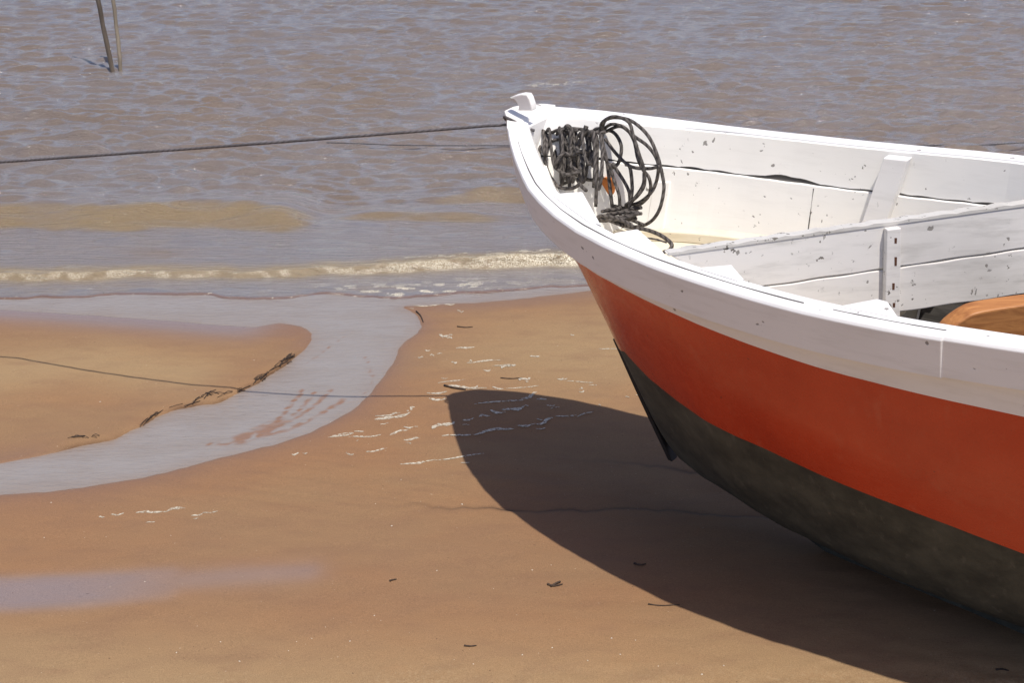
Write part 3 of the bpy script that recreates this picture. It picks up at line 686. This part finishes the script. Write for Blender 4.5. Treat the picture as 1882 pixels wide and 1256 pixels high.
for k in range(11):                                             # slack bights hanging side by side
    x = 984+k*11+rng.uniform(-4, 4); w_ = rng.uniform(.0, .07); y0 = 236+rng.uniform(0, 10); dp = rng.uniform(45, 105)*(.55+.45*min(1, (x-975)/60)); wd = rng.uniform(8, 26)
    rope([(x-6, y0+6, w_+.01), (x, y0, w_), (x+3, y0+dp*.4, w_-.02), (x+wd*.3, y0+dp*.85, w_-.05), (x+wd*.6, y0+dp, w_-.05), (x+wd*.9, y0+dp*.75, w_-.04), (x+wd, y0+dp*.3, w_-.01), (x+wd-3, y0+4, w_+.01), (x+wd+6, y0-2, w_+.02)], rng.choice((.004, .0044)), 7)
def inside_heap(x, y): return y > 238+.0*x and x > 968+max(0, (y-250))*.62 and x < 1116
for k in range(20):
    x, y = rng.uniform(980, 1105), rng.uniform(240, 345); L_ = []; w_ = rng.uniform(-.01, .08); a0 = rng.uniform(0, 6.28); turn = rng.uniform(-1.1, 1.1)
    for j in range(rng.randint(5, 9)):
        if not (232 < y < 352 and 968+max(0, y-245)*.62 < x < 1112): break
        L_.append((x, y, max(-.05, w_-.0006*(y-240)))); st = rng.uniform(14, 26); a0 += turn+rng.uniform(-.4, .4); x += st*math.cos(a0); y += st*math.sin(a0)*.85; w_ += rng.uniform(-.02, .02)
    if len(L_) >= 3: rope(L_, rng.choice((.0038, .0043, .0047)), 6)
for k in range(16):                                             # the lower heap on the floor
    x, y = rng.uniform(1092, 1130), rng.uniform(384, 408); L_ = []; a0 = rng.uniform(-.3, .5); w_ = rng.uniform(.0, .06)
    for j in range(6):
        L_.append((x, y, w_-.0012*(y-380))); x += rng.uniform(8, 16); a0 += rng.uniform(-.5, .5); y += 7*math.sin(a0)
        if x > 1185 or y > 420 or y < 380: break
    if len(L_) >= 3: rope(L_, .0044, 6)
o = mb.build('rope_coil', ROPE, smooth=True, fixn=False)
tag(o, 'tangled dark grey rope heaped and coiled inside the bow', 'rope')
mb = MB(); mb.prism([bpx(x, y, .075) for x, y in ((1106, 326), (1120, 328), (1124, 345), (1122, 360), (1110, 358), (1104, 342))], .012*NX+.006*AX)
o = mb.build('orange_rag', RAG, bevel=.004); tag(o, 'small orange scrap caught among the dark rope loops', 'rag')
# the taut mooring rope from the bow out of frame to the left
mb = MB()
a0 = bpx(985, 245, -.005)
rl = [bpx(982, 240, .0), bpx(972, 236, -.01), Bt(-.455, -.04, zg(-.455)+.008), Bt(-.475, -.03, zg(-.475)-.004), aty(934, 228, 3.40*BK)]
E_ = aty(0, 298, 3.59); S_ = aty(934, 228, 3.40*BK)
d_ = (E_-S_); out = []
for t in np.linspace(.04, 3.2, 60):
    p = S_+d_*t; out.append(p)
mid = aty(470, 266.5, (3.40*BK+3.59)/2); sag = (S_+E_)/2-mid
out = []
for t in np.linspace(.04, 3.2, 70):
    p = S_+d_*t-np.array([0, 0, 1])*sag[2]*4*t*(1-t)*(1 if t < 1 else .3)
    if 0 < t < 1: p = EYE+(p-EYE)*((p[1]-.10*4*t*(1-t))/p[1])    # rope pushed along the line of sight to shift its shadow
    out.append(p)
mb.tube(catmull(rl+out, 4), .0036, 8)
o = mb.build('mooring_rope', LINE, smooth=True, fixn=False); tag(o, 'taut dark mooring rope running left from the bow', 'rope')
mb = MB()
far = [aty(x, y, 6.55) for x, y in ((600, 262), (640, 263), (760, 267), (935, 272), (1200, 274), (1600, 270), (1820, 266), (1882, 262), (2600, 225))]
far = [p if p[2] > .012 else np.array([p[0], p[1], .012]) for p in far]
mb.tube(catmull(far, 6), .003, 6)
o = mb.build('mooring_line', LINE, smooth=True, fixn=False); tag(o, 'thin mooring line low over the water behind the boat', 'rope')

# ------------------------------------------------------------------ two poles standing in the water
def pole(x0, y0, x1, y1, r, label, mat=None):
    b = atz(x0, y0, FILM_Z); t = aty(x1, y1, b[1]); dr = (t-b)/(t[2]-b[2]); pts = []
    for k in range(20):
        z = -.5+k*.1; p = b+dr*z; pts.append(p+np.array([.006*math.sin(.55*k+x0)+.002*math.sin(2.2*k), .004*math.cos(.8*k), 0]))
    mb = MB(); mb.tube(pts, r, 8, [1.15-.012*k+.06*math.sin(k*2.1) for k in range(26)])
    o = mb.build('pole', mat or POLE, smooth=True, fixn=False); tag(o, label, 'pole', 'poles standing in the water')
pole(209, 131, 179, 0, .0145, 'dark leaning wooden pole in the water, the thicker of the two')
pole(223, 131, 206, 0, .012, 'thin pale brown pole in the water, right beside the thicker one', POLE_PALE)

# ------------------------------------------------------------------ small things on the sand
def zs(x, y): return float(sand_height(np.array([[x]]), np.array([[y]]))[0][0, 0])
M = Mat('dried_foam', (.66, .60, .49), .75); M.bump(M.noise(200, 3), .5, .002)
M.inp('Base Color', M.mix(M.noise(60, 3), (.48, .41, .30), (.68, .63, .52))); M.inp('Alpha', M.ramp(M.noise(120, 5, .7), .38, .60, .0, .9)); FOAM = M.m
foam_list = [(760, 562, 808, 560, 3), (818, 560, 836, 558, 3), (840, 571, 852, 571, 5), (806, 615, 830, 617, 8), (822, 620, 832, 621, 4), (838, 640, 872, 637, 3), (862, 666, 920, 661, 3), (905, 672, 945, 670, 2), (975, 655, 992, 653, 4),
  (922, 676, 945, 668, 7), (888, 681, 902, 679, 4), (862, 663, 868, 663, 4), (780, 643, 790, 644, 3), (768, 656, 778, 656, 4), (830, 666, 840, 665, 4), (790, 652, 798, 652, 3), (957, 699, 972, 692, 7), (1025, 697, 1036, 695, 4),
  (820, 709, 880, 712, 5), (860, 715, 878, 708, 4), (805, 704, 855, 696, 2), (785, 724, 822, 720, 4), (788, 734, 812, 734, 5), (904, 711, 925, 714, 3), (930, 714, 990, 709, 2), (958, 732, 990, 721, 7), (985, 734, 1006, 732, 3),
  (690, 774, 755, 758, 8), (712, 764, 735, 759, 4), (752, 752, 762, 748, 5), (690, 766, 720, 762, 3), (796, 788, 832, 773, 10), (640, 805, 700, 800, 4), (715, 799, 750, 790, 5), (742, 786, 760, 785, 4), (742, 808, 772, 806, 5),
  (672, 831, 712, 824, 4), (635, 835, 650, 835, 5), (604, 806, 650, 797, 3), (610, 802, 648, 796, 2), (536, 837, 550, 836, 4), (556, 835, 565, 834, 3), (812, 801, 870, 797, 4), (870, 797, 945, 785, 7), (950, 782, 985, 779, 5), (985, 778, 1018, 768, 7),
  (1020, 765, 1060, 762, 3), (735, 854, 800, 845, 4), (800, 845, 890, 833, 3), (925, 755, 965, 745, 9), (900, 754, 928, 758, 6), (872, 742, 965, 733, 3), (880, 765, 900, 762, 5), (850, 772, 872, 768, 4), (1005, 745, 1020, 744, 3), (1060, 764, 1090, 756, 3),
  (250, 946, 300, 941, 5), (300, 941, 340, 934, 7), (182, 953, 192, 951, 4), (204, 949, 228, 946, 4), (352, 950, 372, 946, 3), (372, 946, 400, 941, 3), (268, 962, 285, 960, 2), (1150, 729, 1156, 728, 3), (1065, 720, 1075, 718, 3), (1066, 715, 1070, 712, 3),
  (1050, 616, 1054, 615, 3), (1100, 640, 1140, 642, 1.5), (1040, 700, 1090, 702, 1.5)]
mb = MB(); rf = random.Random(4)
def blob(P, Q, th, n=9):
    P, Q = np.array(P[:2]), np.array(Q[:2]); d = Q-P; L_ = np.linalg.norm(d)+1e-6; d = d/L_; nn = np.array([-d[1], d[0]]); up, dn = [], []
    ph = rf.uniform(0, 9)
    for k in range(n+1):
        t = k/n; prof = (math.sin(math.pi*(t*.94+.03)))**.7; c = P+d*L_*t+nn*th*.45*math.sin(t*5+ph)
        up.append(c+nn*th*prof*rf.uniform(.25, .65)); dn.append(c-nn*th*prof*rf.uniform(.2, .6))
    ring = up+dn[::-1]; z = max(zs(*P), zs(*Q))
    zz = [max(zs(*p), FILM_Z+.001)+.0015 for p in ring]
    mb.prism([np.array([p[0], p[1], h-.0012]) for p, h in zip(ring, zz)], (0, 0, .0016))
for x0, y0, x1, y1, th in foam_list:
    a_, b_ = atz(x0, y0), atz(x1, y1); dpt = a_[1]/CP*CP; wd = th/CAM_F*np.linalg.norm(a_-EYE)*.66/max(.35, abs(ray(x0, y0)[2]))
    blob(a_, b_, wd)
    for q in range(rf.randint(0, 1)):
        c = a_+(b_-a_)*rf.random()+np.array([rf.gauss(0, .02), rf.gauss(0, .025), 0]); blob(c, c+np.array([rf.uniform(.006, .03), rf.uniform(-.004, .012), 0]), rf.uniform(.002, .006), 5)
o = mb.build('foam', FOAM, smooth=False); tag(o, 'white streaks of sea foam left on the sand around the bow shadow', 'foam', kind='stuff')
# shell fragments
M = Mat('shell', (.62, .54, .43), .5); SHELL = M.m
def shell_mesh():
    mb = MB(); k = 7; top = [np.array([.5*math.cos(a), .35*math.sin(a), .05]) for a in np.linspace(0, 2*math.pi, k, endpoint=False)]
    top = [p*(1+.25*math.sin(i*2.7)) for i, p in enumerate(top)]
    b = len(mb.V); mb.V += [np.array([0, 0, .28])]+top; mb.UV += [(0, 0)]*(k+1)
    for i in range(k): mb.F.append((0, 1+i, 1+(i+1) % k))
    mb.F.append(tuple(range(k, 0, -1))); return mesh_from('shell_fragment', mb.V, mb.F, True)
shm = shell_mesh(); first = None; rs = random.Random(9)
spots = [(81, 988), (314, 985), (195, 987), (720, 967), (803, 1049), (907, 1082), (978, 1048), (1124, 1173), (1168, 1177), (405, 1178), (324, 1198), (545, 1179), (598, 1153), (643, 1178), (688, 1131), (690, 925), (737, 880), (850, 923), (184, 739), (467, 664), (1013, 1039), (849, 922), (94, 924), (266, 1069),
         (573, 1173), (700, 1140), (530, 1195), (1140, 1203), (1080, 1215), (1015, 1190), (960, 1205), (870, 1220), (780, 1225), (1210, 1225), (1330, 1225), (1290, 1240), (440, 1215)]
for i, (x, y) in enumerate(spots):
    if first is None: o = link('shell_fragment', shm, SHELL); first = o
    else: o = first.copy(); C.objects.link(o)
    p = atz(x, y); s_ = rs.uniform(.0035, .0072); o.location = (p[0], p[1], zs(p[0], p[1])-.0005); o.scale = (s_, s_, s_); o.rotation_euler = (0, 0, rs.uniform(0, 6))
    tag(o, 'tiny pale shell fragment lying on the bare sand', 'shell', 'shell fragments scattered on the sand')
# twigs
def twig(pts, r, label, fork=None):
    W_ = [];
    for x, y in pts: p = atz(x, y); W_.append(np.array([p[0], p[1], zs(p[0], p[1])+r*.8]))
    mb = MB(); c = catmull(W_, 4); mb.tube(c, r*.75, 6, [1-.5*k/len(c)+.15*math.sin(k*2.3) for k in range(len(c))])
    if fork:
        F_ = [];
        for x, y in fork: p = atz(x, y); F_.append(np.array([p[0], p[1], zs(p[0], p[1])+r]))
        mb.tube(catmull(F_, 4), r*.7, 5)
    o = mb.build('twig', TWIG, smooth=True, fixn=False); tag(o, label, 'twig')
twig([(1191, 1112), (1215, 1114), (1249, 1112)], .0022, 'thin straight twig half in the shadow edge of the boat')
twig([(1006, 1076), (1018, 1079), (1034, 1076)], .0035, 'short crooked twig with pale chips on the sunlit sand', [(1012, 1080), (1024, 1074), (1030, 1072)])
twig([(1165, 1037), (1176, 1040), (1187, 1038)], .0035, 'short dark stub lying in the boat shadow')
twig([(716, 1069), (722, 1067), (729, 1066)], .003, 'small black bit of bark alone on the foreground sand')
twig([(853, 1189), (864, 1190), (876, 1189)], .0026, 'short brown stick on the coarse sand at the bottom')
twig([(1830, 1233), (1842, 1233), (1854, 1235)], .003, 'dark stick in the deep shadow at the lower right corner')
twig([(840, 600), (855, 601), (869, 600)], .0028, 'thin brown stick on the sand near the waterline')
twig([(816, 709), (835, 713), (856, 716)], .0045, 'curved brown stick tip beside the foam at the shadow tip')
twig([(920, 694), (940, 695), (960, 694)], .0025, 'thin grey stick ending at a fleck of foam')
twig([(765, 572), (773, 580), (778, 592)], .0035, 'dark clump of weed on the corner of the stream bank')
twig([(985, 539), (990, 539), (994, 538)], .006, 'small dark lump on the wet shore beside the bow')
# dark plant debris caught along the cut bank of the stream
mb = MB(); rb = random.Random(5)
path = catmull(np.array(px([(533, 658), (518, 670), (500, 684), (480, 697), (455, 712), (430, 722), (405, 731), (385, 724), (360, 742), (325, 749), (285, 764), (265, 776), (240, 789), (205, 803), (160, 806), (125, 810)])), 8)
for k in range(60):
    i = int((rb.random()**1.6)*(len(path)-1)); p = path[i]+np.array([rb.gauss(0, .006), rb.gauss(.001, .005)]); dr = path[min(i+2, len(path)-1)]-path[max(i-2, 0)]; an = math.atan2(dr[1], dr[0])+rb.gauss(0, .22); L_ = rb.uniform(.006, .03)
    c, s_ = math.cos(an), math.sin(an); z = max(zs(p[0], p[1]), FILM_Z)+.002
    mb.tube([(p[0]-c*L_, p[1]-s_*L_, z), (p[0], p[1], z+rb.uniform(.001, .006)), (p[0]+c*L_, p[1]+s_*L_, z)], rb.uniform(.0006, .0014), 5)
o = mb.build('debris', TWIG, smooth=True, fixn=False); tag(o, 'dark line of plant debris along the cut bank of the stream', 'debris', kind='stuff')
